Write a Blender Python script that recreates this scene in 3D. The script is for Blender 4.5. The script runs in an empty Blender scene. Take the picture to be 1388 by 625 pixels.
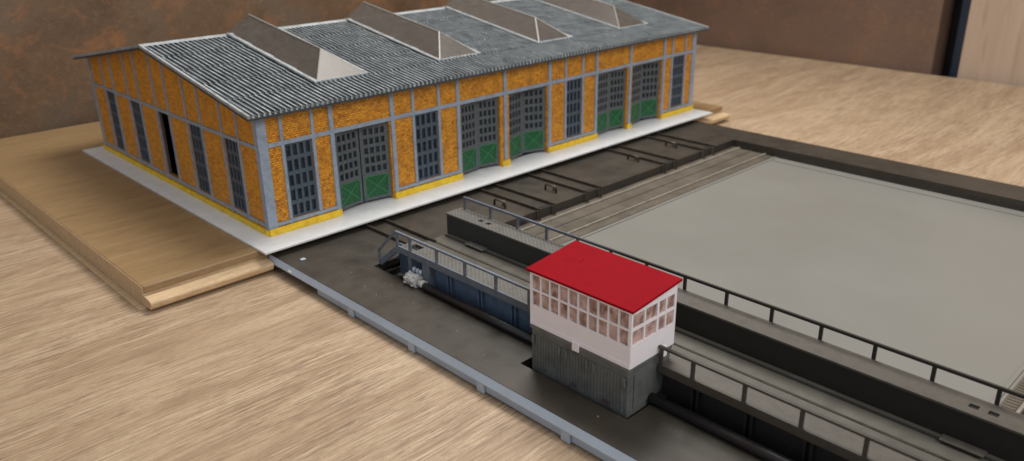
# Model railway: half-timbered engine shed on a wooden board, transfer table with control cabin.
# 1 Blender unit = 1 cm (H0 scale models on a desk).
import bpy, math, random
from mathutils import Vector, Matrix
random.seed(7)
sc = bpy.context.scene
sc.unit_settings.system = 'METRIC'; sc.unit_settings.scale_length = 0.01
COL = sc.collection

# ------------------------------------------------------------------ materials
def nt(name):
    m = bpy.data.materials.new(name); m.use_nodes = True
    t = m.node_tree; b = t.nodes['Principled BSDF']
    return m, t, b
def N(t, kind, **kw):
    n = t.nodes.new(kind)
    for k, v in kw.items():
        if k in n.inputs: n.inputs[k].default_value = v
        else: setattr(n, k, v)
    return n
def coords(t, scale=(1,1,1), rot=(0,0,0)):
    tc = N(t, 'ShaderNodeTexCoord'); mp = N(t, 'ShaderNodeMapping')
    mp.inputs['Scale'].default_value = scale; mp.inputs['Rotation'].default_value = rot
    t.links.new(tc.outputs['Object'], mp.inputs['Vector']); return mp.outputs['Vector']
def noise(t, vec, scale, detail=4, rough=.6, dist=0):
    n = N(t, 'ShaderNodeTexNoise'); n.inputs['Scale'].default_value = scale
    n.inputs['Detail'].default_value = detail; n.inputs['Roughness'].default_value = rough
    n.inputs['Distortion'].default_value = dist
    t.links.new(vec, n.inputs['Vector']); return n.outputs['Fac']
def ramp(t, fac, stops):
    r = N(t, 'ShaderNodeValToRGB'); e = r.color_ramp.elements
    while len(e) < len(stops): e.new(.5)
    for s, (p, c) in zip(e, stops): s.position = p; s.color = tuple(c) + (1,) if len(c) == 3 else c
    t.links.new(fac, r.inputs['Fac']); return r.outputs['Color']
def mix(t, a, b, fac, mode='MIX'):
    n = N(t, 'ShaderNodeMix', data_type='RGBA', blend_type=mode)
    for s, v in ((0, fac), (6, a), (7, b)):
        if hasattr(v, 'links') or isinstance(v, bpy.types.NodeSocket): t.links.new(v, n.inputs[s])
        else: n.inputs[s].default_value = v if s == 0 else tuple(v) + (1,)
    return n.outputs[2]
def bump(t, b, h, strength=.4, dist=.05):
    n = N(t, 'ShaderNodeBump'); n.inputs['Strength'].default_value = strength; n.inputs['Distance'].default_value = dist
    t.links.new(h, n.inputs['Height']); t.links.new(n.outputs['Normal'], b.inputs['Normal'])
def plain(name, c, rough=.5, var=.18, scale=2.5, spec=.5, dirt=None, dirtamt=.5, bmp=0.0, bscale=25):
    """plastic or paint with uneven brushing and optional dirt colour"""
    m, t, b = nt(name); v = coords(t)
    f = noise(t, v, scale, 5, .65)
    lo = [x*(1-var) for x in c]; hi = [min(1, x*(1+var)) for x in c]
    colr = ramp(t, f, [(.3, lo), (.7, hi)])
    if dirt:
        f2 = noise(t, v, scale*.6, 6, .7)
        mask = ramp(t, f2, [(.45, (0,0,0)), (.7, (dirtamt,)*3)])
        colr = mix(t, colr, dirt, mask)
    t.links.new(colr, b.inputs['Base Color'])
    b.inputs['Roughness'].default_value = rough; b.inputs['Specular IOR Level'].default_value = spec
    if bmp: bump(t, b, noise(t, v, bscale, 3), bmp, .03)
    return m
M = {}
M['timber'] = plain('blue_grey_timber_paint', (.31,.38,.48), .5, .12, 3, dirt=(.11,.12,.15), dirtamt=.4, bmp=.2)
M['timber_white'] = plain('white_paint', (.75,.75,.72), .55, .05)
M['plinth'] = plain('yellow_plinth_paint', (.90,.60,.02), .5, .12, 3, dirt=(.45,.22,.02), dirtamt=.5, bmp=.3)
M['base'] = plain('white_styrene_sheet', (.76,.78,.80), .4, .05, 1, dirt=(.62,.63,.62), dirtamt=.5)
M['window'] = plain('dark_slate_window_plastic', (.072,.098,.128), .5, .2, 4)
M['gate'] = plain('gate_slate_grey', (.10,.115,.125), .5, .2, 4, dirt=(.05,.05,.05))
M['green'] = plain('gate_green_paint', (.008,.10,.032), .4, .3, 5, bmp=.3)
M['greenlight'] = plain('gate_green_brace', (.03,.17,.07), .45, .2, 5)
M['dark'] = plain('dark_interior', (.012,.013,.018), .7, .2)
M['roofdark'] = plain('roof_dark_grey', (.045,.05,.055), .5, .2)
M['flash'] = plain('light_grey_flashing', (.36,.39,.41), .45, .2, 2, dirt=(.12,.13,.14), dirtamt=.7)
M['red'] = plain('red_cabin_roof', (.26,.0006,.007), .62, .07, 1.2, .05, bmp=.05)
M['white'] = plain('white_cabin_plastic', (.86,.82,.86), .4, .03, 2)
M['cabbase'] = plain('cabin_base_grey', (.125,.135,.132), .45, .15, 2, dirt=(.05,.05,.042), dirtamt=.5)
M['skirt'] = plain('blue_grey_plastic_skirt', (.42,.49,.58), .42, .06, .7)
M['motor'] = plain('bare_metal', (.5,.5,.48), .35, .35, 12)
M['shaft'] = plain('dark_shaft', (.022,.02,.02), .32, .2, 1.5)
M['navy'] = plain('navy_post_paint', (.018,.03,.055), .5, .1, .5)
M['cable'] = plain('black_cable', (.035,.03,.028), .6, .1)
M['gap'] = plain('dark_recess', (.006,.005,.005), .8, .1)

# brick: small raised bricks, patchy ochre wash
def brick(name, axis):
    m, t, b = nt(name)
    tc = N(t, 'ShaderNodeTexCoord'); sp = N(t, 'ShaderNodeSeparateXYZ'); cb = N(t, 'ShaderNodeCombineXYZ')
    t.links.new(tc.outputs['Object'], sp.inputs[0])
    t.links.new(sp.outputs[axis], cb.inputs[0]); t.links.new(sp.outputs[2], cb.inputs[1])
    v = cb.outputs[0]
    br = N(t, 'ShaderNodeTexBrick'); t.links.new(v, br.inputs['Vector'])
    br.inputs['Scale'].default_value = 1; br.inputs['Brick Width'].default_value = .34; br.inputs['Row Height'].default_value = .165
    br.inputs['Mortar Size'].default_value = .02; br.inputs['Mortar Smooth'].default_value = .6; br.inputs['Bias'].default_value = -.2
    br.inputs['Color1'].default_value = (.90,.40,.03,1); br.inputs['Color2'].default_value = (.60,.21,.015,1); br.inputs['Mortar'].default_value = (.36,.13,.012,1)
    o = tc.outputs['Object']
    f = noise(t, o, 1.1, 6, .7); f2 = noise(t, o, 5.5, 3, .6)
    c = mix(t, br.outputs['Color'], (.26,.085,.012), ramp(t, f, [(.46,(0,0,0)),(.74,(.75 if axis==0 else .4,)*3)]))
    c = mix(t, c, (.86,.43,.04), ramp(t, f2, [(.52,(0,0,0)),(.72,(.45,)*3)]))
    c = mix(t, c, (.12,.04,.01), ramp(t, noise(t, o, 4.5, 2, .5), [(.57,(0,0,0)),(.64,(.55 if axis==0 else .25,)*3)]))
    t.links.new(c, b.inputs['Base Color']); b.inputs['Roughness'].default_value = .5
    h = N(t, 'ShaderNodeMath', operation='MULTIPLY_ADD'); t.links.new(br.outputs['Fac'], h.inputs[0]); h.inputs[1].default_value = -1
    t.links.new(f2, h.inputs[2]); bump(t, b, h.outputs[0], .7, .05)
    return m
M['brick0'] = brick('ochre_brick_front', 0); M['brick1'] = brick('ochre_brick_side', 1)

# drybrushed corrugated sheet
def roofmat():
    m, t, b = nt('drybrushed_corrugation'); v = coords(t)
    a = noise(t, v, .7, 5, .7); c0 = noise(t, coords(t, (1,.22,1)), 4, 3, .6)
    c = ramp(t, c0, [(.28,(.17,.205,.235)),(.45,(.33,.385,.42)),(.7,(.60,.67,.71))])
    c = mix(t, c, (.13,.145,.15), ramp(t, a, [(.4,(0,0,0)),(.72,(.75,)*3)]))
    t.links.new(c, b.inputs['Base Color']); b.inputs['Roughness'].default_value = .42
    return m
M['rooflight'] = roofmat()
def roofgroove():
    m, t, b = nt('roof_groove'); v = coords(t)
    c = ramp(t, noise(t, v, .6, 5, .7), [(.35,(.02,.025,.03)),(.7,(.13,.145,.155))])
    t.links.new(c, b.inputs['Base Color']); b.inputs['Roughness'].default_value = .5
    return m
M['roofgroove'] = roofgroove()

# frosted acrylic, brown reflection of the rust wall painted into its colour
def acrylic():
    m, t, b = nt('acrylic_painted_reflection'); v = coords(t)
    c = ramp(t, noise(t, v, 1.5, 4), [(.3,(.095,.082,.072)),(.7,(.13,.114,.10))])
    t.links.new(c, b.inputs['Base Color']); b.inputs['Roughness'].default_value = .32; b.inputs['Specular IOR Level'].default_value=.4; b.inputs['Alpha'].default_value = .64
    return m
M['acrylic'] = acrylic()
M['acryledge'] = plain('acrylic_edge', (.33,.31,.29), .3, .1)
def pane(name, c1, c2, alpha, rough=.12):
    m, t, b = nt(name); v = coords(t)
    c = ramp(t, noise(t, v, 1.6, 3, .5, .6), [(.35,c1),(.65,c2)])
    t.links.new(c, b.inputs['Base Color']); b.inputs['Roughness'].default_value = rough; b.inputs['Alpha'].default_value = alpha
    return m
M['pane'] = pane('shed_pane', (.012,.018,.026), (.028,.042,.06), 1, .35)
M['cabpane'] = pane('cabin_pane', (.22,.11,.085), (.66,.47,.43), .9)  # clear plastic, warm pinkish reflections painted into the pane colour

# weathered track plastic: soot brown over blue grey
def weathered(name, c1, c2, rough=.45, scale=.5, speck=True, c3=None):
    m, t, b = nt(name); v = coords(t)
    c = ramp(t, noise(t, v, scale, 6, .65), [(.3,c1),(.7,c2)])
    if c3: c = mix(t, c, c3, ramp(t, noise(t, v, scale*.35, 4, .6), [(.45,(0,0,0)),(.65,(.7,)*3)]))
    if speck: c = mix(t, c, (.20,.175,.13), ramp(t, noise(t, v, 7, 2, .5), [(.70,(0,0,0)),(.76,(.55,)*3)]))
    t.links.new(c, b.inputs['Base Color'])
    r = ramp(t, noise(t, v, scale*2, 4), [(.3,(rough-.08,)*3),(.7,(rough+.1,)*3)]); t.links.new(r, b.inputs['Roughness'])
    bump(t, b, noise(t, v, 18, 3), .12, .03)
    return m
M['apron'] = weathered('weathered_apron', (.028,.024,.018), (.044,.037,.028), .46, .35, c3=(.052,.042,.031))
M['pitwall'] = weathered('sooty_pit_wall', (.022,.019,.017), (.045,.038,.031), .5, .6)
M['floor'] = weathered('grey_pit_floor', (.205,.201,.184), (.222,.219,.202), .36, .04, speck=False)
M['ledge'] = weathered('brown_dusted_floor', (.075,.063,.047), (.13,.11,.085), .5, .3)
M['railline'] = weathered('dusty_rail', (.20,.18,.15), (.34,.31,.26), .35, 1, speck=False)
M['deck'] = weathered('bridge_deck', (.075,.069,.057), (.11,.104,.088), .42, .3, speck=True)
M['rail'] = weathered('sooty_rail', (.03,.024,.018), (.065,.05,.04), .4, 1, speck=False)

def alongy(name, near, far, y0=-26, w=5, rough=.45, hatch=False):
    """colour of the bridge plastic: blue grey at the shed end, dark brown at the other"""
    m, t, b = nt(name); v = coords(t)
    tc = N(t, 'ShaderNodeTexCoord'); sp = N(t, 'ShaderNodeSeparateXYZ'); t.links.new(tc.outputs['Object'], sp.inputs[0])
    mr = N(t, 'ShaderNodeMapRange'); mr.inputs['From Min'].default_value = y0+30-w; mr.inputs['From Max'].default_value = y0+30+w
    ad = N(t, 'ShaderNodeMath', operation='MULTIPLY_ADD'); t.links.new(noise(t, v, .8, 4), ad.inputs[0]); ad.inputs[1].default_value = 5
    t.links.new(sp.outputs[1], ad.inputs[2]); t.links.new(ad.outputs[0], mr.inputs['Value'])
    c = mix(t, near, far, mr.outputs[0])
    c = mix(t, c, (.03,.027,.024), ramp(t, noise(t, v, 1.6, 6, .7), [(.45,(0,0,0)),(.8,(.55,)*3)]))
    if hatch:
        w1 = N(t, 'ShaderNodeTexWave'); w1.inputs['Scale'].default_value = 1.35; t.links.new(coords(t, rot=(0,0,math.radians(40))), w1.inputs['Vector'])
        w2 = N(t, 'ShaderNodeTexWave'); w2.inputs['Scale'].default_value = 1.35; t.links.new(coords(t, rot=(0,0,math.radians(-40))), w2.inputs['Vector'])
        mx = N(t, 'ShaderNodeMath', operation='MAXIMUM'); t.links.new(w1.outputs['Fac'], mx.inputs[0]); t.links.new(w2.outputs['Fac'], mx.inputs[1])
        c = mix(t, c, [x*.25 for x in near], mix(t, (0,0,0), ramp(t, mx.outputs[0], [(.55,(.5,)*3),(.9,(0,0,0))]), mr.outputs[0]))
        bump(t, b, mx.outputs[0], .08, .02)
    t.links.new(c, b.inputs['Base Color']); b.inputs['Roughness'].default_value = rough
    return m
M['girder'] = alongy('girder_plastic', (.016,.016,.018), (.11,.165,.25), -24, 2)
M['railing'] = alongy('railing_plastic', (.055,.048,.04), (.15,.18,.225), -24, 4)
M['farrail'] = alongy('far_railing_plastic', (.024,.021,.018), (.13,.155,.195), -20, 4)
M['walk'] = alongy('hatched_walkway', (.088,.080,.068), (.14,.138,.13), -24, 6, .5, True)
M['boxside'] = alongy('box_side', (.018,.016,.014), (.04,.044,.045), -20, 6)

# table laminate: streaky washed oak with the grain along X
def woodtable():
    m, t, b = nt('washed_oak_laminate')
    rot=(0,0,math.radians(1.5))
    wv = N(t, 'ShaderNodeTexNoise'); wv.inputs['Scale'].default_value=.05; wv.inputs['Detail'].default_value=3
    t.links.new(coords(t,(.5,1,1)), wv.inputs['Vector'])
    def warped(scale, amt):
        a = N(t,'ShaderNodeVectorMath',operation='MULTIPLY_ADD'); t.links.new(wv.outputs['Color'], a.inputs[0]); a.inputs[1].default_value=(0,amt,0)
        t.links.new(coords(t,scale,rot), a.inputs[2]); return a.outputs[0]
    big = noise(t, warped((.045,.30,1),3), 1, 5, .62, 1.5)
    c = ramp(t, big, [(.30,(.30,.20,.122)),(.42,(.385,.272,.172)),(.55,(.46,.338,.220)),(.70,(.54,.41,.282))])
    mod = ramp(t, noise(t, warped((.05,.18,1),2), 1, 4, .6), [(.36,(.4,)*3),(.58,(1,)*3)])
    def streak(c, scale, amt, lo, hi, col, k):
        f = noise(t, warped(scale,amt), 1, 4, .62, .15)
        mk = ramp(t, f, [(lo,(0,0,0)),(hi,(k,)*3)])
        mk = mix(t, (0,0,0), mk, mod)
        return mix(t, c, col, mk), f
    c, f1 = streak(c, (.20,5.5,1), 8, .53, .60, (.24,.155,.10), .75)
    c, f2 = streak(c, (.35,12,1), 8, .52, .60, (.22,.145,.095), .7)
    c, f3 = streak(c, (.25,9.0,1), 8, .52, .62, (.70,.54,.39), .45)
    c, f4 = streak(c, (.14,3.0,1), 8, .57, .64, (.25,.16,.10), .6)
    c, f5 = streak(c, (.9,17,1), 8, .57, .62, (.14,.09,.055), .75)
    c, f6 = streak(c, (.45,7,1), 8, .60, .64, (.17,.11,.07), .7)
    g = noise(t, coords(t,(.8,2.2,1),rot), 4, 4, .75)
    c = mix(t, c, (.25,.165,.11), ramp(t, g, [(.5,(0,0,0)),(.7,(.4,)*3)]))
    t.links.new(c, b.inputs['Base Color'])
    t.links.new(ramp(t, f1, [(.3,(.42,)*3),(.7,(.6,)*3)]), b.inputs['Roughness'])
    b.inputs['Specular IOR Level'].default_value=.35
    bump(t, b, f2, .2, .02)
    return m
M['table'] = woodtable()
def wood(name, a, bb, cc, sx=.08, sy=1, sc_=2.5, rough=.5, axis=0, sz=1.):
    m, t, b = nt(name); s = (sx, sy, sz) if axis == 0 else ((sy, sx, sz) if axis == 1 else (sy, sy, sx))
    v = coords(t, s)
    c = ramp(t, noise(t, v, sc_, 7, .65, .8), [(.28,a),(.5,bb),(.74,cc)])
    c = mix(t, c, [x*.6 for x in a], ramp(t, noise(t, v, sc_*4, 3, .6), [(.56,(0,0,0)),(.72,(.5,)*3)]))
    t.links.new(c, b.inputs['Base Color']); b.inputs['Roughness'].default_value = rough
    bump(t, b, noise(t, v, sc_*4, 3), .15, .02)
    return m
M['boardtop'] = wood('brown_board_face', (.235,.15,.07), (.295,.19,.09), (.35,.235,.12), .10, .8, 1.4, .42)
M['boardedge'] = wood('pale_board_core', (.48,.33,.19), (.60,.43,.25), (.72,.54,.34), .25, 2, 3, .6)
M['boardlip'] = wood('board_veneer_edge', (.24,.15,.07), (.30,.195,.10), (.36,.24,.13), .2, 3, 3, .5)
_t=M['boardedge'].node_tree
for _n in _t.nodes:
    if _n.type=='BUMP': _n.inputs['Strength'].default_value=.6; _n.inputs['Distance'].default_value=.05
M['panel'] = wood('beige_wood_panel', (.42,.31,.23), (.47,.355,.27), (.52,.40,.31), .02, .3, 1.2, .5, axis=2)

def rust(name, streak):
    m, t, b = nt(name)
    v = coords(t); vs = coords(t, (1,.5,.05)) if streak else v
    big = noise(t, v, .055, 6, .62, .6)
    if streak: c = ramp(t, big, [(.3,(.11,.068,.048)),(.5,(.145,.09,.064)),(.72,(.175,.108,.075))])
    else: c = ramp(t, big, [(.34,(.085,.048,.024)),(.48,(.14,.085,.048)),(.58,(.13,.098,.068)),(.72,(.12,.097,.072))])
    blot = noise(t, v, .19, 8, .72, 1.0)
    amt = .3 if streak else .65
    c = mix(t, c, (.30,.13,.046), ramp(t, blot, [(.52,(0,0,0)),(.66,(amt,)*3)]))
    if not streak: c = mix(t, c, (.075,.042,.024), ramp(t, noise(t, v, .33, 8, .75, .5), [(.52,(0,0,0)),(.72,(.65,)*3)]))
    if streak: c = mix(t, c, (.17,.12,.09), ramp(t, noise(t, vs, .35, 4, .6), [(.5,(0,0,0)),(.72,(.5,)*3)]))
    g = noise(t, v, 2.2, 5, .8)
    c = mix(t, c, (.30,.17,.09), ramp(t, g, [(.54,(0,0,0)),(.68,(.38,)*3)]))
    t.links.new(c, b.inputs['Base Color']); b.inputs['Roughness'].default_value = .6
    bump(t, b, g, .4, .2)
    return m
M['rust'] = rust('rust_effect_wall', False); M['rust2'] = rust('rust_effect_wall_streaked', True)

# ------------------------------------------------------------------ mesh builder
class MB:
    def __init__(s): s.v=[]; s.f=[]; s.m=[]
    def face(s, pts, mi=0):
        n=len(s.v); s.v += [tuple(p) for p in pts]; s.f.append(tuple(range(n, n+len(pts)))); s.m.append(mi); return s
    def box(s, x0,y0,z0,x1,y1,z1, mi=0):
        if x1<x0: x0,x1=x1,x0
        if y1<y0: y0,y1=y1,y0
        if z1<z0: z0,z1=z1,z0
        n=len(s.v)
        s.v += [(x0,y0,z0),(x1,y0,z0),(x1,y1,z0),(x0,y1,z0),(x0,y0,z1),(x1,y0,z1),(x1,y1,z1),(x0,y1,z1)]
        for q in ((0,3,2,1),(4,5,6,7),(0,1,5,4),(1,2,6,5),(2,3,7,6),(3,0,4,7)): s.f.append(tuple(n+i for i in q)); s.m.append(mi)
        return s
    def prism(s, poly, a0, a1, axis=1, mi=0):
        """poly: list of 2D points in the plane normal to axis, extruded a0..a1"""
        def P(p, a):
            return (a,p[0],p[1]) if axis==0 else ((p[0],a,p[1]) if axis==1 else (p[0],p[1],a))
        n=len(s.v); k=len(poly)
        s.v += [P(p,a0) for p in poly]+[P(p,a1) for p in poly]
        s.f.append(tuple(n+i for i in range(k))); s.m.append(mi)
        s.f.append(tuple(n+k+i for i in reversed(range(k)))); s.m.append(mi)
        for i in range(k):
            j=(i+1)%k; s.f.append((n+i,n+k+i,n+k+j,n+j)); s.m.append(mi)
        return s
    def tube(s, pts, r, seg=12, mi=0):
        pts=[Vector(p) for p in pts]; n0=len(s.v)
        for i,p in enumerate(pts):
            d=(pts[min(i+1,len(pts)-1)]-pts[max(i-1,0)]).normalized()
            u=d.cross(Vector((0,0,1)) if abs(d.z)<.9 else Vector((1,0,0))).normalized(); w=d.cross(u)
            rr=r[i] if isinstance(r,(list,tuple)) else r
            for k in range(seg):
                a=2*math.pi*k/seg; s.v.append(tuple(p+u*math.cos(a)*rr+w*math.sin(a)*rr))
        for i in range(len(pts)-1):
            for k in range(seg):
                a=n0+i*seg+k; b=n0+i*seg+(k+1)%seg; s.f.append((a,b,b+seg,a+seg)); s.m.append(mi)
        s.f.append(tuple(n0+k for k in range(seg))); s.m.append(mi)
        e=n0+(len(pts)-1)*seg; s.f.append(tuple(e+k for k in reversed(range(seg)))); s.m.append(mi)
        return s
    def bar(s, p0, p1, w, h, mi=0):
        """rectangular bar between two points; w = width sideways, h = in the other normal direction"""
        p0=Vector(p0); p1=Vector(p1); d=(p1-p0).normalized()
        side=d.cross(Vector((0,0,1))) if abs(d.z)<.99 else Vector((1,0,0))
        side.normalize(); up=side.cross(d)
        n=len(s.v)
        for p in (p0,p1):
            for a,b in ((-1,-1),(1,-1),(1,1),(-1,1)): s.v.append(tuple(p+side*a*w/2+up*b*h/2))
        for q in ((0,1,2,3),(7,6,5,4),(0,4,5,1),(1,5,6,2),(2,6,7,3),(3,7,4,0)): s.f.append(tuple(n+i for i in q)); s.m.append(mi)
        return s
    def build(s, name, mats, parent=None, label=None, origin=None, bevel=0, smooth=False):
        if not isinstance(mats,(list,tuple)): mats=[mats]
        O=Vector((0,0,0))
        if parent is not None:
            o_=parent; O=Vector((0,0,0))
            while o_ is not None: O=O+o_.location; o_=o_.parent
        L=Vector((0,0,0)) if origin is None else Vector(origin)-O
        me=bpy.data.meshes.new(name); me.from_pydata([tuple(Vector(p)-O-L) for p in s.v],[],s.f)
        for m_ in mats: me.materials.append(m_)
        me.polygons.foreach_set('material_index', s.m); me.update()
        import bmesh
        bm=bmesh.new(); bm.from_mesh(me); bmesh.ops.recalc_face_normals(bm, faces=bm.faces); bm.to_mesh(me); bm.free()
        if smooth:
            for p_ in me.polygons: p_.use_smooth = len(p_.vertices)==4
        ob=bpy.data.objects.new(name, me); COL.objects.link(ob); ob.location=L
        if parent is not None: ob.parent=parent
        if bevel:
            bv=ob.modifiers.new('bevel','BEVEL'); bv.width=bevel; bv.segments=2; bv.limit_method='ANGLE'
        if label: ob['label']=label
        return ob
def thing(name, loc, label, cat, group=None):
    o=bpy.data.objects.new(name,None); COL.objects.link(o); o.location=loc; o['label']=label; o['category']=cat
    o.empty_display_size=1
    if group: o['group']=group
    return o
def tag(o,label,cat,group=None):
    o['label']=label; o['category']=cat
    if group: o['group']=group
    return o
def copy_part(o, parent, dloc=(0,0,0)):
    c=o.copy(); COL.objects.link(c); c.parent=parent; c.location=Vector(o.location)+Vector(dloc)
    for k in list(o.children):
        g=k.copy(); COL.objects.link(g); g.parent=c
    return c
def cells(mb, xs, ys, z0, z1, holes, plane='xy', mi=0, faceonly=False):
    """slab split into cells with rectangular openings (a0,a1,b0,b1) left out; no cell overlaps another"""
    X=sorted(set(xs)|{h[0] for h in holes if xs[0]<h[0]<xs[-1]}|{h[1] for h in holes if xs[0]<h[1]<xs[-1]})
    # merge columns: for each column strip list the free intervals in b
    for a0,a1 in zip(X,X[1:]):
        m=(a0+a1)/2; blk=sorted((h[2],h[3]) for h in holes if h[0]<m<h[1]); cur=ys[0]
        segs=[]
        for b0,b1 in blk:
            if b0>cur: segs.append((cur,b0))
            cur=max(cur,b1)
        if cur<ys[-1]: segs.append((cur,ys[-1]))
        for b0,b1 in segs:
            if plane=='xy': mb.box(a0,b0,z0,a1,b1,z1,mi)
            elif plane=='xz': mb.box(a0,z0,b0,a1,z1,b1,mi)
            else: mb.box(z0,a0,b0,z1,a1,b1,mi)
    return mb

# ------------------------------------------------------------------ setting: walls, table
TZ=-1.55
mb=MB(); mb.box(-170,45.6,-60,99.2,50,110); wl=mb.build('wall', M['rust']); wl['kind']='structure'
mb=MB(); mb.box(99.2,-8.6,-60,103.5,45.6,110); wr=mb.build('wall', M['rust2']); wr['kind']='structure'
tb=thing('table',(20,0,TZ),'washed oak laminate table top under the board and the transfer table','table')
mb=MB(); mb.box(-170,-130,TZ-3,98.2,45.3,TZ); mb.build('table_top', M['table'], tb, bevel=.15)
mb=MB()
for x,y in ((-160,-120),(-160,38),(92,-120),(92,38)): mb.box(x-3,y-3,-75,x+3,y+3,TZ-3)
for i in range(4):
    m1=MB(); x,y=((-160,-120),(-160,38),(92,-120),(92,38))[i]; m1.box(x-3,y-3,-75,x+3,y+3,TZ-3.02); m1.build('leg', M['navy'], tb)
mb=MB(); mb.box(-200,-200,-77,140,50,-75); fl=mb.build('floor', M['panel']); fl['kind']='structure'
# right background: dark gap, navy post, cable, beige panel
mb=MB(); mb.box(104.5,-12,-60,106,-7,110); o=mb.build('wall_recess', M['gap']); o['kind']='structure'
tag(MB().box(102.2,-11.9,-75,104.2,-10.05,110).build('metal_post', M['navy'], bevel=.15),'dark navy upright post between the rusty wall and the beige panel','post')
tag(MB().box(99.6,-95,-75,102.0,-12.0,110).build('wood_panel', M['panel'], bevel=.1),'beige wood panel behind the table at the right edge','panel')
c=MB(); pts=[]
for i in range(26):
    u=i/25; pts.append((100.9+1.4*u, -5.9-3.1*u**1.5-.4*math.sin(u*3), -12+26*u))
tag(c.tube(pts,.28,8).build('cable', M['cable'], smooth=True),'thin dark cable hanging beside the navy post','cable')

# ------------------------------------------------------------------ board
bd=thing('wooden_board',(23,20,TZ),'brown faced wooden plank with pale tongued edge under the engine shed','board')
PX0_=-1.05
BX0,BX1,BY0,BY1=-9.8,56.3,-1.5,45.1
mb=MB(); mb.box(BX0,BY0,-.50,BX1,BY1,0); mb.build('top_layer',[M['boardtop']],bd,bevel=.06)
MB().box(BX0+.1,BY0-.03,-.46,PX0_-.1,BY0+.02,-.06).build('front_lip',M['boardlip'],bd,bevel=.02)
# core with front tongue and stepped left edge
pr=[(BY1,-1.5),(BY1,-.505),(BY0+.15,-.505),(BY0+.12,-.66),(-2.25,-.72),(-2.5,-.80),(-2.56,-.92),(-2.5,-1.2),(-2.3,-1.38),(BY0-.1,-1.42),(BY0-.05,-1.5)]
mb=MB(); mb.prism(pr,BX0-.03,PX0_-.25,axis=0); mb.prism([(BY1,-1.5),(BY1,-.505),(BY0+.1,-.505),(BY0+.1,-1.5)],PX0_-.25,50.5,axis=0); mb.prism(pr,50.5,BX1-.02,axis=0); mb.build('core',M['boardedge'],bd,bevel=.04)
mb=MB(); mb.box(BX0-.45,BY0-.0,TZ,BX1-.4,BY1,-1.502); mb.build('bottom_layer',M['boardedge'],bd,bevel=.03)
mb=MB(); mb.box(BX0-.035,BY0+.04,-.49,BX0+.0,BY1-.1,-.06); mb.build('edge_band',M['boardedge'],bd)
# ------------------------------------------------------------------ engine shed
L,D=52.1,32.5; Z0=.15; EZ=9.15; SL=1/6.
def zt(y):
    y=min(y, D-y); return EZ+SL*(y+.9)
shed=thing('engine_shed',(L/2,D/2,0),'model engine shed of ochre brick and blue grey timber with corrugated roof','model building')
mb=MB(); mb.box(-1.85,-2.62,.004,L+.45,D+1.2,.15); mb.build('base_plate',M['base'],shed,label='thin white plate under the shed',bevel=.02)
WT=.3
# window / gate layout on the front
wins=[(1.86,4.1),(13.42,15.8),(31.3,33.5),(48.1,50.2)]
gates=[(6.0,10.95),(18.25,22.75),(23.85,28.7),(35.85,40.45),(41.25,46.2)]
WZ=(.98,6.55); GZ=(Z0,6.52)
posts_main=[5.78,11.25,17.95,23.35,29.0,35.6,40.85,46.5]
segs=[(0,5.78),(11.25,17.95),(29.0,35.6),(46.5,52.1)]
wall=MB(); cells(wall,(0,L),(Z0,9.0),0,WT,[(a,b,WZ[0],WZ[1]) for a,b in wins]+[(a,b,GZ[0]-.01,GZ[1]) for a,b in gates],'xz')
wall.build('brick_wall',M['brick0'],shed,label='long front wall with five gates')
fr=MB(); P=-.1
fr.box(-.1,P,Z0+.4,.62,0,9.0)                                   # corner post, front face
fr.box(L-.55,P,Z0+.4,L+.1,0,9.0)
zt_beam=(6.56,6.86)
for x in posts_main: fr.box(x-.17,P-.02,Z0+(.0 if x in (5.78,17.95,35.6,40.85,23.35) else .0),x+.17,0,9.0)
for a,b in segs:
    w=[q for q in wins if a<q[0]<b][0]
    x0=a+.17 if a>0 else .62; x1=b-.17 if b<L else L-.55
    for x in (w[0]-.12,w[1]+.12): fr.box(x-.12,P,1.0,x+.12,0,zt_beam[0]); fr.box(x-.12,P,zt_beam[1],x+.12,0,9.0)
    fr.box(x0,P-.01,zt_beam[0],x1,0,zt_beam[1]); fr.box(x0,P-.01,.72,w[0]-.24,0,.96); fr.box(w[0]-.24,P-.01,.72,w[1]+.24,0,.96); fr.box(w[1]+.24,P-.01,.72,x1,0,.96)
    for x in (w[0]-.12,w[1]+.12): fr.box(x-.1,P,.55,x+.1,0,.72)
for a,b in ((5.78,11.25),(17.95,23.35),(23.35,29.0),(35.6,40.85),(40.85,46.5)): fr.box(a+.17,P-.01,zt_beam[0],b-.17,0,zt_beam[1])
fr.build('timber_frame',M['timber'],shed)
pl=MB()
for a,b in ((-.14,5.95),(11.0,18.12),(22.8,23.75),(28.75,35.78),(40.5,41.15),(46.3,L+.14)): 
    MB().prism([(-.26,Z0),(-.001,Z0),(-.001,.54),(-.125,.54),(-.125,.66),(-.26,.66)],a,b,axis=0).build('plinth',M['plinth'],shed,bevel=.04)
jm=MB()
for a,b in gates: 
    MB().box(a-.001,.31,Z0,a+.14,.8,6.5).build('door_jamb',M['window'],shed); MB().box(b-.14,.31,Z0,b+.001,.8,6.5).build('door_jamb',M['window'],shed)

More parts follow.
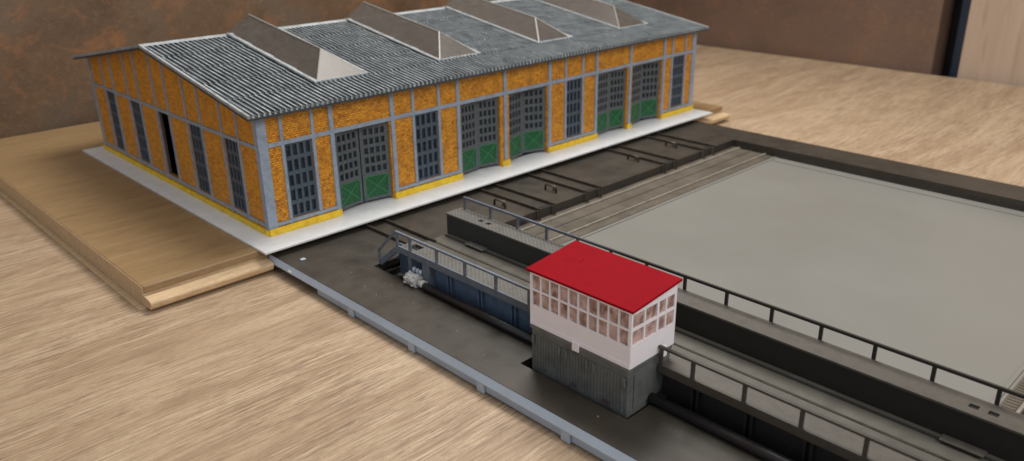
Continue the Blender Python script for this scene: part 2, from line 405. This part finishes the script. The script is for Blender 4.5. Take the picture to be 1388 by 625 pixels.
def lattice(mb, fx, u0,u1,z0,z1,cols,rows,vb,hb,d0,d1,mi=0,edge=None):
    """fx(u0,d0,z0,u1,d1,z1) adds a box; bars of width vb / hb, outer frame edge"""
    e=edge if edge is not None else vb
    fx(mb,u0,d0,z0,u0+e,d1,z1,mi); fx(mb,u1-e,d0,z0,u1,d1,z1,mi)
    fx(mb,u0+e,d0,z0,u1-e,d1,z0+e,mi); fx(mb,u0+e,d0,z1-e,u1-e,d1,z1,mi)
    iu0,iu1,iz0,iz1=u0+e,u1-e,z0+e,z1-e
    cw=(iu1-iu0-(cols-1)*vb)/cols; rh=(iz1-iz0-(rows-1)*hb)/rows
    for i in range(1,cols):
        a=iu0+i*cw+(i-1)*vb; fx(mb,a,d0,iz0,a+vb,d1,iz1,mi)
    for j in range(1,rows):
        zz=iz0+j*rh+(j-1)*hb
        for i in range(cols):
            a=iu0+i*(cw+vb); fx(mb,a,d0+.015,zz,a+cw,d1,zz+hb,mi)
def fxf(mb,u0,d0,z0,u1,d1,z1,mi=0): mb.box(u0,d0,z0,u1,d1,z1,mi)
for a,b in wins:
    w=MB(); lattice(w,fxf,a,b,WZ[0],WZ[1],4,5,.19,.30,.06,.22,edge=.16)
    o=w.build('window',M['window'],shed)
    MB().box(a+.05,.23,WZ[0]+.05,b-.05,.27,WZ[1]-.05).build('pane',M['pane'],o)

def gate_leaf(hx, side, width, ang, idx):
    """hinged at hx, side=+1 leaf extends to +x when closed; opens inward (+y) by ang"""
    y=.20
    zb=Z0+.18; ztop=6.46
    g=MB()
    # arched foot
    lattice(g,fxf,0,width,2.35,ztop-.0,4,5,.16,.26,0,.15,edge=.3)
    g.box(0,0,zb,.2,.15,2.35); g.box(width-.2,0,zb,width,.15,2.35); g.box(.2,0,zb+.05,width-.2,.15,.62)
    ob=g.build('gate_leaf',M['gate'],shed)
    # green lower panel with crossed braces
    p=MB(); p.box(.2,.05,.62,width-.2,.13,2.35,0)
    x0,x1,z0,z1=.24,width-.24,.66,2.31
    for A,B in (((x0,.03,z0),(x1,.03,z1)),((x0,.035,z1),(x1,.035,z0))): p.bar(A,B,.05,.1,1)
    p.box(.2,.0,.62,.27,.05,2.35,1); p.box(width-.27,.0,.62,width-.2,.05,2.35,1); p.box(.27,.0,2.27,width-.27,.05,2.35,1)
    n=MB(); n.box(.1,.16,2.4,width-.1,.19,ztop-.1)
    h=MB().box(-.03,-.05,1.2,.45,.0,1.32); h2=MB().box(-.03,-.05,5.6,.45,.0,5.72)
    O=Vector(shed.location)
    rot=ang if side>0 else -ang
    loc=Vector((hx,y,0))-O
    def setup(o, par=None):
        me=o.data; mid=Matrix.Scale(-1,4,(1,0,0)) if side<0 else Matrix.Identity(4)
        off=Vector(O)
        for vtx in me.vertices:
            c=vtx.co+off
            vtx.co = (mid @ c)
        if side<0: me.flip_normals()
        me.update()
    setup(ob); ob.location=loc; ob.rotation_euler=(0,0,rot)
    for nm,mm,mats in (('lower_panel',p,[M['green'],M['greenlight']]),('pane',n,[M['pane']]),('hinge',h,[M['gate']]),('hinge',h2,[M['gate']])):
        o=mm.build(nm,mats,shed); setup(o); o.parent=ob; o.location=(0,0,0)
    return ob
angs=[(9,9),(8,12),(13,20),(6,9),(10,17)]
for (a,b),(l1,l2),i in zip(gates,angs,range(5)):
    w=(b-a)/2-.06
    gate_leaf(a+.04,1,w,math.radians(l1),i); gate_leaf(b-.04,-1,w,math.radians(l2),i)

# gable walls (x=0 and x=L)
gw=[(3.1,5.4),(9.1,11.4),(15.05,17.35),(21.0,23.3),(26.9,29.1)]
for gx,sgn in ((0,1),(L,-1)):
    a,b=(gx,gx+sgn*WT)
    w=MB(); cells(w,(WT+.002,D-WT-.002),(Z0,6.7),min(a,b),max(a,b),[(u,v,WZ[0],WZ[1]) for u,v in gw],'yz')
    w.prism([(WT+.002,6.7),(D-WT-.002,6.7),(D-WT-.002,zt(0)-.1),(D/2,zt(D/2)-.1),(WT+.002,zt(0)-.1)],min(a,b),max(a,b),axis=0)
    w.build('brick_wall',M['brick1'],shed,label='gable wall with five tall windows' if sgn>0 else None)
    f=MB(); x0,x1=(gx-sgn*.1,gx)
    def pb(u0,z0,u1,z1,e=0): f.box(x0-sgn*e,u0,z0,x1,u1,z1)
    pb(0.001,.55,.42,9.2,.004); pb(D-.42,.55,D,9.2,.004)
    pb(.42,6.5,D-.42,6.74,.012); pb(.42,.72,D-.42,.94,.012)
    for u,v in gw:
        for q in (u-.11,v+.11):
            pb(q-.11,.94,q+.11,6.5); f.box(x0,q-.1,6.74,x1,q+.1,zt(q)-.15); pb(q-.09,.55,q+.09,.72)
    f.build('timber_frame',M['timber'],shed)
    p_=MB(); p_.box(gx-sgn*.24,-.0,Z0,gx-sgn*.001,D,.55); p_.build('plinth',M['plinth'],shed,bevel=.04)
    def fxg(mb,u0,d0,z0,u1,d1,z1,mi=0,gx=gx,sgn=sgn): mb.box(gx+sgn*d0,u0,z0,gx+sgn*d1,u1,z1,mi)
    for k,(u,v) in enumerate(gw):
        if k==2 and sgn>0:   # the middle one is an open door, dark inside
            dd=MB(); fxg(dd,u+.02,.05,WZ[0],u+.16,.2,WZ[1]); fxg(dd,v-.16,.05,WZ[0],v-.02,.2,WZ[1]); fxg(dd,u+.16,.05,WZ[1]-.14,v-.16,.2,WZ[1])
            o=dd.build('door_frame',M['window'],shed)
            MB().box(gx+.28,u-.2,WZ[0],gx+2.3,u-.08,WZ[1]-.15).build('door_leaf',M['dark'],o,label='narrow door leaf standing open inward')
            continue
        wd=MB(); lattice(wd,fxg,u,v,WZ[0],WZ[1],4,5,.19,.30,.06,.22,edge=.16); o=wd.build('window',M['window'],shed)
        pn=MB(); fxg(pn,u+.05,.23,WZ[0]+.05,v-.05,.27,WZ[1]-.05); pn.build('pane',M['pane'],o)
# rear wall
w=MB(); w.box(0,D-WT,Z0,L,D,9.0); w.build('brick_wall',M['brick0'],shed)
f=MB(); 
for x in [0.3]+posts_main+[L-.3]: f.box(x-.2,D,.55,x+.2,D+.1,9.0)
for a_,b_ in zip([0.3]+posts_main,posts_main+[L-.3]): f.box(a_+.2,D,6.56,b_-.2,D+.09,6.8)
f.build('timber_frame',M['timber'],shed)
MB().box(-.14,D+.001,Z0,L+.14,D+.25,.54).build('plinth',M['plinth'],shed)
MB().box(WT+.01,WT+.55,Z0+.001,L-WT-.01,D-WT-.01,Z0+.05).build('inner_floor',M['dark'],shed)

# roof
RX0,RX1=-1.0,L+1.0; RY0,RYM=-.9,D/2
rf=MB()
TH=.28
prf=[(RY0,zt(RY0)-TH),(RYM,zt(RYM)-TH),(D-RY0,zt(RY0)-TH),(D-RY0,zt(RY0)-.12),(RYM,zt(RYM)-.12),(RY0,zt(RY0)-.12)]
rf.prism(prf,RX0,RX1,axis=0)
roof=rf.build('roof',M['roofdark'],shed)
def sheets(side):
    s=MB(); pitch=.41; n=int((RX1-RX0-.3)/pitch); rows=5; ln=(RYM-RY0-.12)/rows
    Y=(lambda y:y) if side==0 else (lambda y:D-y)
    for r in range(rows):
        ya=RY0+r*ln; yb=ya+ln
        jit=[random.uniform(-.006,.006) for _ in range(n+1)]
        for i in range(n):
            x=RX0+.15+i*pitch+jit[i]*.5
            xs=[x,x+.19,x+.24,x+.33,x+pitch]; hs=[0,0,.13,.13,0]
            for k in range(4):
                mi=1 if k==2 else (0 if k==0 else (0 if k==1 else 0))
                s.face([(xs[k],Y(ya),zt(ya)-.04+hs[k]+jit[i]+.05),(xs[k+1],Y(ya),zt(ya)-.04+hs[k+1]+jit[i]+.05),(xs[k+1],Y(yb),zt(yb)-.075+hs[k+1]),(xs[k],Y(yb),zt(yb)-.075+hs[k])],mi)
            # lower end cap (the lap between two rows, and the eave)
            s.face([(xs[1],Y(ya),zt(ya)-.12),(xs[4],Y(ya),zt(ya)-.12),(xs[3],Y(ya),zt(ya)-.04+.13+jit[i]+.05),(xs[2],Y(ya),zt(ya)-.04+.13+jit[i]+.05)],1)
            s.face([(xs[0],Y(ya),zt(ya)-.12),(xs[1],Y(ya),zt(ya)-.12),(xs[1],Y(ya),zt(ya)+.01),(xs[0],Y(ya),zt(ya)+.01)],0)
    return s
sheets(0).build('corrugated_sheet',[M['roofgroove'],M['rooflight']],roof); sheets(1).build('corrugated_sheet',[M['roofgroove'],M['rooflight']],roof)
for x in (RX0,RX1-.2):
    v=MB()
    for y0,y1 in ((RY0-.05,RYM),(D-RY0+.05,RYM)):
        v.bar((x+.1,y0,zt(RY0)+.0),(x+.1,y1,zt(RYM)+.0),.2,.22)
    v.build('verge_trim',M['flash'],roof)
MB().prism([(RYM-.45,zt(RYM)-.02),(RYM,zt(RYM)+.12),(RYM+.45,zt(RYM)-.02)],RX0+.01,RX1-.01,axis=0).build('ridge_cap',M['flash'],roof)
# skylights
def skylight(x0):
    x1=x0+4.3; xm=(x0+x1)/2
    y0,y1=2.9,16.75
    def zr(y): return EZ+SL*(y+.9)+.06
    zb0,zb1=zr(y0),zr(16.2)
    a=(x0,y0,zb0); b=(x1,y0,zb0); c_=(x1,y1,zb1+.02); d=(x0,y1,zb1+.02); e=(xm,5.5,zr(5.5)+1.45); f_=(xm,y1,zr(16.2)+1.35)
    cb=MB()
    W=.2
    for u0,v0,u1,v1 in ((x0-.28,y0-.2,x0-.02,y1),(x1+.02,y0-.2,x1+.28,y1)):
        cb.prism([(v0,zr(v0)-.15),(v1-.6,zr(v1-.6)-.15),(v1-.6,zr(v1-.6)+.1),(v0,zr(v0)+.1)],u0,u1,axis=0)
    cb.box(x0-.02,y0-.22,zr(y0)-.15,x1+.02,y0-.02,zr(y0)+.07)
    fl_=cb.build('skylight_curb',M['flash'],roof)
    dk=MB(); dk.prism([(y0-.2,zr(y0)-.2),(16.1,zr(16.1)-.2),(16.1,zr(16.1)+.085),(y0-.2,zr(y0-.2)+.085)],x0-.46,x0-.282,axis=0); dk.build('gutter',M['roofgroove'],roof)
    s=MB(); s.face([a,d,f_,e]); s.face([b,e,f_,c_]); s.face([a,e,b]); s.face([d,c_,f_])
    sk=s.build('skylight',M['acrylic'],roof)
    so=sk.modifiers.new('sheet','SOLIDIFY'); so.thickness=.08; so.offset=-1
    g=MB()
    for p,q in ((a,e),(b,e),(e,f_),(a,d),(b,c_),(a,b)): g.tube([p,q],.065,6)
    g.build('skylight_edge',M['acryledge'],roof)
for x0 in (6.75,18.65,30.65,42.55): skylight(x0)

# ------------------------------------------------------------------ transfer table pit
pit=thing('transfer_table_pit',(24,-27.5,TZ),'dark weathered transfer table pit with blue grey skirt and grey floor','pit')
PX0,PX1,PY0,PY1=-1.05,50.1,-52.3,-1.62
OX0,OX1,OY0,OY1=2.9,46.4,-47.75,-9.15
PZ=-.45
ap=MB(); cells(ap,(PX0,PX1),(PY0,PY1),PZ-.45,PZ,[(OX0,OX1,OY0,OY1),(OX0+.0,12.0,OY1-.01,-8.55),(OX0,12.0,-48.4,OY0+.01),(1.02,OX0,-31.7,-24.5)],'xy')
ap.build('apron',M['apron'],pit)
FZ=-1.32
pw=MB()
pw.box(OX0-.12,OY0,FZ,OX0+.0,OY1,PZ-.452); pw.box(OX1,OY0,FZ,OX1+.12,OY1,PZ-.452); pw.box(OX0,OY1,FZ,OX1,OY1+.12,PZ-.452); pw.box(OX0,OY0-.12,FZ,OX1,OY0,PZ-.452)
pw.box(.90,-31.82,FZ,1.02,-24.38,PZ-.452); pw.box(1.02,-24.5,FZ,OX0-.13,-24.38,PZ-.452); pw.box(1.02,-31.82,FZ,OX0-.13,-31.7,PZ-.452)
pw.build('pit_wall',M['pitwall'],pit)
fl=MB(); fl.box(.6,-48.5,FZ-.12,OX1+.2,-8.5,FZ); fl.build('pit_floor',M['floor'],pit)
MB().box(.96,OY0,FZ+.004,6.0,OY1-.1,FZ+.02).build('dark_strip',M['pitwall'],pit)  # darker strip along the left side of the pit floor
def band(y0,y1,z,mat,name):
    for k in (0,1):
        a,b=(y0,y1) if k==0 else (-57-y1,-57-y0)
        MB().box(6.02,a,FZ+.001,OX1-.02,b,z).build(name,mat,pit)
band(-9.85,-9.17,FZ+.16,M['ledge'],'floor_ledge')
band(-10.02,-9.87,FZ+.24,M['railline'],'running_rail')
band(-12.5,-10.04,FZ+.09,M['ledge'],'track_bed')
band(-11.3,-11.18,FZ+.14,M['deck'],'track_bed_ridge')
band(-12.72,-12.52,FZ+.012,M['pitwall'],'groove')
band(-12.9,-12.74,FZ+.20,M['railline'],'running_rail')
band(-13.7,-12.92,FZ+.05,M['ledge'],'floor_strip')
band(-14.1,-13.9,FZ+.07,M['floor'],'floor_bead')
# ladder-like rack of the far running track
for i in range(96):
    x=12+i*.3; MB().box(x,-44.0,FZ+.051,x+.15,-43.4,FZ+.075).build('sleeper',M['ledge'],pit)
mbf=MB(); 
mbf.box(OX1-1.3,OY0+.1,FZ+.003,OX1-1.15,-14.2,FZ+.05); mbf.build('floor_bead',M['floor'],pit)
# skirt around the apron
sk=MB()
sk.prism([(PX0-.0,PZ-.02),(PX0-.22,PZ-.42),(PX0-.22,PZ-.50),(PX0+.0,PZ-.50)],PY0,PY1-.02,axis=1)
sk.box(PX0-.02,PY0+.1,TZ+.06,PX0+.12,-7.7,PZ-.502)
sk.box(PX0,PY0-.14,TZ+.06,PX1,PY0-.001,PZ-.02)
sk.build('skirt',M['skirt'],pit,bevel=.03)
MB().box(PX1+.001,PY0,TZ+.06,PX1+.14,PY1,PZ-.02).build('skirt',M['pitwall'],pit)
for y in (-11.8,-17.9,-23.8,-29.8,-35.8,-41.8,-47.8):
    MB().box(PX0-.2,y-.28,TZ+.02,PX0-.022,y+.28,PZ-.502).build('skirt_rib',M['skirt'],pit,bevel=.04)
MB().box(PX0+.3,PY1-.3,TZ,PX0+.5,PY1-.05,PZ-.46).build('foot',M['skirt'],pit)
# approach rails, lugs at the pit edge, small arched clips
for i,cx in enumerate((7.45,18.95,24.65,35.45,41.75)):
    ye=-8.5 if i==0 else -8.6
    for x in (cx-.85,cx+.85):
        MB().box(x-.07,ye,PZ+.001,x+.07,PY1-.02,PZ+.24).build('rail',M['rail'],pit)
        MB().box(x+.07,ye-.1,PZ+.0005,x+.2,PY1-.02,PZ+.025).build('groove',M['gap'],pit)
    if i:
        MB().box(cx-.55,-9.13,PZ+.001,cx+.6,-8.62,PZ+.006).build('edge_notch',M['gap'],pit)
        for x in (cx-.85,cx+.85):
            MB().box(x-.16,-9.35,FZ+.17,x+.16,-9.151,PZ+.07).build('edge_lug',M['ledge'],pit)
            MB().box(x-.08,-9.44,FZ+.17,x+.08,-9.351,PZ+.24).build('rail_end',M['rail'],pit)
            MB().box(x-.07,-9.351,PZ+.071,x+.07,-8.601,PZ+.235).build('rail_end',M['rail'],pit)
for x,y in ((16.7,-6.0),(22.2,-6.4),(33.8,-6.0),(39.9,-5.9)):
    a=MB(); pts=[(x,y-.9,PZ),(x,y-.88,PZ+.42),(x,y-.75,PZ+.5),(x,y+.2,PZ+.5),(x,y+.33,PZ+.42),(x,y+.35,PZ)]
    a.tube(pts,.09,8); a.build('clip',M['rail'],pit,smooth=True)
    MB().tube([(x+.4,y-.3,PZ),(x+.4,y-.3,PZ+.4)],.13,12).build('peg',M['ledge'],pit,smooth=True)
MB().box(-.1,-4.3,PZ+.001,.25,-4.0,PZ+.05).build('stud',M['skirt'],pit,bevel=.02)
MB().box(-1.31,-4.75,-.88,-1.24,-4.45,-.72).build('sprue_stub',M['timber_white'],pit,bevel=.03)
# crumbs on the apron
for x,y in ((1.2,-8.4),(.6,-10.8),(1.9,-11.9),(.4,-12.3),(1.3,-14.9),(.9,-19.5),(1.8,-20.9),(.2,-22.6),(.2,-30.6),(30.2,-23.5)):
    z=PZ if x<3 else FZ
    MB().tube([(x,y,z),(x+.03,y+.02,z+.05)],[.05,.02],5).build('crumb',M['railline'],pit)

# ------------------------------------------------------------------ bridge
BY0_,BY1_=-47.1,-7.85
br=thing('traverser_bridge',(7,-27.5,FZ),'weathered blue grey transfer table bridge carrying a red roofed control cabin','model bridge')
dk=MB(); dk.box(4.95,BY0_,-.62,6.5,BY1_,-.38); dk.box(6.7,BY0_,-.62,8.2,BY1_,-.38); dk.box(8.4,BY0_,-.62,9.5,BY1_,-.38); dk.box(6.5,BY0_,-.62,6.7,BY1_,-.46); dk.box(8.2,BY0_,-.62,8.4,BY1_,-.46)
dk.box(9.5,BY0_,-.62,9.58,BY1_,-.55)
dk.build('deck',M['deck'],br)
MB().box(9.581,BY0_,-.62,9.845,BY1_-.1,-.26).build('deck_ledge',M['deck'],br)
for x in (6.6,8.3): MB().box(x-.05,BY0_+.05,-.459,x+.05,BY1_-.05,-.37).build('rail',M['rail'],br)
for y0,y1 in ((-12.35,-10.5),(-44.5,-42.65)): MB().box(9.3,y0,-.259+.0,9.84,y1,-.17).build('cover_plate',M['walk'],br,bevel=.02)
# running gear under the deck
for y in (-12.0,-43.0):
    MB().box(4.2,y-.8,-1.1,9.6,y+.8,-.63).build('wheel_housing',M['boxside'],br)
# box on the right with walkway top and small square holes
sq=[(10.5,-10.95),(10.5,-11.75),(10.5,-43.45),(10.5,-44.25)]
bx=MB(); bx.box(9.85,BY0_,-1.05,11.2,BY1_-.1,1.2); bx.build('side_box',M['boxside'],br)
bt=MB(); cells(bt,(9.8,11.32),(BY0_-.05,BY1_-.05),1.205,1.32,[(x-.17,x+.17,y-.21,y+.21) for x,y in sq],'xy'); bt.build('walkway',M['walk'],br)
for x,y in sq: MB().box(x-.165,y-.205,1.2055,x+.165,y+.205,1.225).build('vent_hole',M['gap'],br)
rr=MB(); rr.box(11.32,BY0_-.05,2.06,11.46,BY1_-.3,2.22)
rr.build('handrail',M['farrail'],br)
y=-8.25
for i in range(15):
    yy=-8.25-i*2.757
    if yy<BY0_: break
    MB().box(11.325,yy-.09,1.05,11.45,yy+.09,2.058).build('railing_post',M['farrail'],br)
# left girder
for y0,y1 in ((-25.1,-13.9),(BY0_+.5,-31.6)):
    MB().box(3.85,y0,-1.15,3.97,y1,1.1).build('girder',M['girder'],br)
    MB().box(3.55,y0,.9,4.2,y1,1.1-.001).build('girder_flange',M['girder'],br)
for y0,y1 in ((-25.1,-13.9),(-46.6,-31.6)):
    yy=-15.6 if y0>-30 else -33.6
    while yy>y0+.3:
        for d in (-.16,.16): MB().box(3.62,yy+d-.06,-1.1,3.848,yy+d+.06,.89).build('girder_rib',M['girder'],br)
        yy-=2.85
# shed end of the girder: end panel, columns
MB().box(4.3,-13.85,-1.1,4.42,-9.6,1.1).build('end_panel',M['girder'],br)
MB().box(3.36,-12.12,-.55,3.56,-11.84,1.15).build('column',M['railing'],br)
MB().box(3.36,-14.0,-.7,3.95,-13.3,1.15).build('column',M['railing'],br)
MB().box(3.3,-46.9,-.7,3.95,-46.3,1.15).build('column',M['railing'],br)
# walkway and left railing (interrupted by the cabin)
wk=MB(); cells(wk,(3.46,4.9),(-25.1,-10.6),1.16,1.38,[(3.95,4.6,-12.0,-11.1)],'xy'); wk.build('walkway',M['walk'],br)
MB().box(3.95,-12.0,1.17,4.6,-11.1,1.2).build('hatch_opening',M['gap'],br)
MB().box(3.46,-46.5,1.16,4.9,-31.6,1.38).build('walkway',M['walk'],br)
for y0,y1 in ((-25.1,-10.6),(-46.5,-31.6)):
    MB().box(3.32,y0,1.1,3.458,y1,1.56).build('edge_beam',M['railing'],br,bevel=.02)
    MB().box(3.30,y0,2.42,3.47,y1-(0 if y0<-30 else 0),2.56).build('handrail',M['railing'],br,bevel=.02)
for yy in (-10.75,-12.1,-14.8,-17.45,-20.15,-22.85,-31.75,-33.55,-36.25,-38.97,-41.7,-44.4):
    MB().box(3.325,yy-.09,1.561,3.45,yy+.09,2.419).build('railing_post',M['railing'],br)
for s_,ye in ((1,-10.62),(-1,-46.48)):
    mb=MB(); d=s_
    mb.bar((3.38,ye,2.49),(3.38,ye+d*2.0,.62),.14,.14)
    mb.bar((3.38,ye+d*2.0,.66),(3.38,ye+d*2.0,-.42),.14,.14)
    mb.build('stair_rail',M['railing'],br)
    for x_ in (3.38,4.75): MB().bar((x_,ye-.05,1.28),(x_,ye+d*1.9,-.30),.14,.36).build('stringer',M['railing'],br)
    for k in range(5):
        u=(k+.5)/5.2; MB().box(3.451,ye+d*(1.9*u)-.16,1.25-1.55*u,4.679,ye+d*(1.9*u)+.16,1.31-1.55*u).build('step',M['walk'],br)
# shaft and motor
MB().tube([(2.97,-14.0,-.2),(2.97,-25.15,-.2)],.27,20).build('drive_shaft',M['shaft'],br,smooth=True)
MB().tube([(2.97,-31.6,-.2),(2.97,-46.3,-.2)],.27,20).build('drive_shaft',M['shaft'],br,smooth=True)
mt=MB(); mt.tube([(3.0,-12.15,-.12),(3.0,-12.3,-.12),(3.0,-12.32,-.12),(3.0,-13.3,-.12)],[.25,.3,.42,.42],14)
motor=mt.build('motor',M['motor'],br)
for y in (-12.4,-13.15):
    MB().prism([(3.0+(.36 if k%2 else .50)*math.cos(math.pi*(k+.5*(k%2))/9),-.12+(.36 if k%2 else .50)*math.sin(math.pi*(k+.5*(k%2))/9)) for k in range(18)],y-.1,y+.1,axis=1).build('gear',M['motor'],motor)
MB().tube([(3.0,-13.3,-.12),(3.0,-13.95,-.12)],[.2,.28],12).build('coupling',M['motor'],motor,smooth=True)
for y in (-12.5,-12.85,-13.15): MB().tube([(3.3,y,.25),(3.3,y,.55)],.12,10).build('terminal',M['skirt'],motor,smooth=True)

# cabin base
CX0,CX1,CY0,CY1=1.15,4.5,-31.55,-25.15
cb=MB(); cb.box(CX0+.06,CY0+.06,-.62,CX1,CY1-.06,1.9)
base=cb.build('cabin_base',M['cabbase'],br,bevel=.03)
MB().box(CX0-.02,CY0-.02,1.9,CX1+.04,CY1+.02,2.14).build('rim',M['cabbase'],base,bevel=.04)
rb=MB(); prof=[]; yy=CY0+.3
while yy<CY1-.35: prof += [(CX0+.045,yy),(CX0,yy+.02),(CX0,yy+.1),(CX0+.045,yy+.12)]; yy+=.2
prof=[(CX0+.059,prof[0][1])]+prof+[(CX0+.059,prof[-1][1])]
rb.prism(prof,-.35,1.62,axis=2)
rb.build('corrugation',M['cabbase'],base)
for yy in (-25.4,-27.22,-27.7,-29.03,-29.5,-31.35): MB().box(CX0-.09,yy-.07,1.12,CX0-.001,yy+.07,1.56).build('hinge',M['cabbase'],base,bevel=.02)
for yy in (-26.16,-28.23,-30.3): MB().box(CX0-.12,yy-.16,-.18,CX0-.001,yy+.16,-.09).build('step_bracket',M['railing'],base)
MB().box(CX0+.5,CY0-.0,-.2,CX1-.3,CY0+.058,1.6).build('end_door',M['cabbase'],base)
MB().box(3.3,CY0-.5,-1.1,4.4,CY0+.05,-.2).build('gear_box',M['boxside'],base,bevel=.03)
# cabin shell
wx0,wx1,wy0,wy1=1.18,4.62,-31.58,-25.12
def rz(x): return 5.12+(x-wx0)*.105
ca=MB(); T=.1
cz0=2.12
ncol=10; lw=(wy1-wy0-.24); cw=lw/ncol
holes=[]
for i in range(ncol):
    a=wy0+.12+i*cw+.05; b=a+cw-.10
    holes += [(a,b,3.28,4.07),(a,b,4.17,4.95)]
cells(ca,(wy0+T,wy1-T),(cz0,5.08),wx0,wx0+T,[h for h in holes],'yz')
ecols=[(1.30,2.14),(2.24,3.10),(3.26,3.76),(3.87,4.46)]
eh=[]
for a,b in ecols: eh += [(a,b,3.32,4.06),(a,b,4.2,4.9)]
for yy in (wy0,wy1-T): cells(ca,(wx0,wx1),(cz0,5.08),yy,yy+T,eh,'xz'); ca.prism([(wx0,5.08),(wx1,5.08),(wx1,rz(wx1)-.02),(wx0,rz(wx0)-.02)],yy,yy+T,axis=1)
cells(ca,(wy0+T,wy1-T),(cz0,rz(wx1)-.02),wx1-T,wx1,[(a,b,c1,d1) for a,b,c1,d1 in holes],'yz')
cabin=ca.build('cabin',M['white'],br,label='white control cabin with red roof on the bridge')
for y in (-28.3,): MB().box(wx0-.1,y-.22,1.8,wx0-.022,y+.22,2.3).build('clip',M['white'],cabin,bevel=.02)
MB().box(3.55,wy0-.07,1.75,4.0,wy0-.001,2.3).build('clip',M['white'],cabin,bevel=.02)
MB().box(wx0-.018,wy0+.02,1.9+.24,wx0-.001,wy1-.02,2.35).build('sill_strip',M['white'],cabin)
for i in range(ncol):
    a=wy0+.12+i*cw+.05; b=a+cw-.10
    for z0,z1 in ((3.28,4.07),(4.17,4.95)):
        MB().box(wx0+.07,a-.02,z0-.02,wx0+.09,b+.02,z1+.02).build('window_pane',M['cabpane'],cabin)
for a,b in ecols:
    for z0,z1 in ((3.32,4.06),(4.2,4.9)):
        MB().box(a-.02,wy0+.07,z0-.02,b+.02,wy0+.09,z1+.02).build('window_pane',M['cabpane'],cabin)
MB().box(wx0+.15,wy0+.15,cz0,wx1-.15,wy1-.15,2.2).build('cabin_floor',M['cabbase'],cabin)
r=MB(); r.prism([(wx0-.14,rz(wx0-.14)),(wx1+.16,rz(wx1+.16)),(wx1+.16,rz(wx1+.16)+.13),(wx0-.14,rz(wx0-.14)+.13)],wy0-.16,wy1+.16,axis=1)
r.build('cabin_roof',M['red'],cabin,bevel=.02)

sx,sy=3.6,-26.6
MB().tube([(sx,sy,rz(sx)+.133),(sx-.25,sy-.15,rz(sx-.25)+.137),(sx-.62,sy-.1,rz(sx-.62)+.135)],[.008,.022,.008],6).build('scratch',M['red'],cabin)

# ------------------------------------------------------------------ camera
f,yaw,pit_,rol,cx,cy,cz = 1112.9,.807612,-.383499,-.014753,-25.288,-51.537,22.359
fw=Vector((math.cos(pit_)*math.cos(yaw),math.cos(pit_)*math.sin(yaw),math.sin(pit_)))
r0=fw.cross(Vector((0,0,1))).normalized(); u0=r0.cross(fw)
r1=r0*math.cos(rol)+u0*math.sin(rol); u1=-r0*math.sin(rol)+u0*math.cos(rol)
cam=bpy.data.cameras.new('camera'); co=bpy.data.objects.new('camera',cam); COL.objects.link(co)
Rm=Matrix((r1,u1,-fw)).transposed().to_4x4(); Rm.translation=Vector((cx,cy,cz)); co.matrix_world=Rm
cam.sensor_width=36; cam.lens=f/1388*36; cam.clip_start=.5; cam.clip_end=1000
cam.dof.use_dof=True; cam.dof.focus_distance=46; cam.dof.aperture_fstop=cam.lens*1e-3/.25
sc.camera=co

# ------------------------------------------------------------------ light
wd=bpy.data.worlds.new('World'); sc.world=wd; wd.use_nodes=True
bg=wd.node_tree.nodes['Background']; bg.inputs['Color'].default_value=(.88,.93,1,1); bg.inputs['Strength'].default_value=.49
def area(name,loc,target,sx,sy,power,col):
    l=bpy.data.lights.new(name,'AREA'); l.shape='RECTANGLE'; l.size=sx; l.size_y=sy; l.energy=power; l.color=col
    o=bpy.data.objects.new(name,l); COL.objects.link(o); o.location=loc
    d=Vector(target)-Vector(loc); o.rotation_euler=d.to_track_quat('-Z','Y').to_euler(); return o
area('overhead_light',(42,8,88),(12,-10,0),42,38,86000,(1,.95,.88))  # unseen overhead area lamp, soft main light as from a ceiling
area('front_fill_lamp',(5,-105,85),(18,0,0),60,50,50000,(1,.93,.84))  # unseen fill lamp added to brighten the shed front
sc.view_settings.view_transform='Standard'; sc.view_settings.look='None'; sc.view_settings.exposure=0.12; sc.view_settings.gamma=1
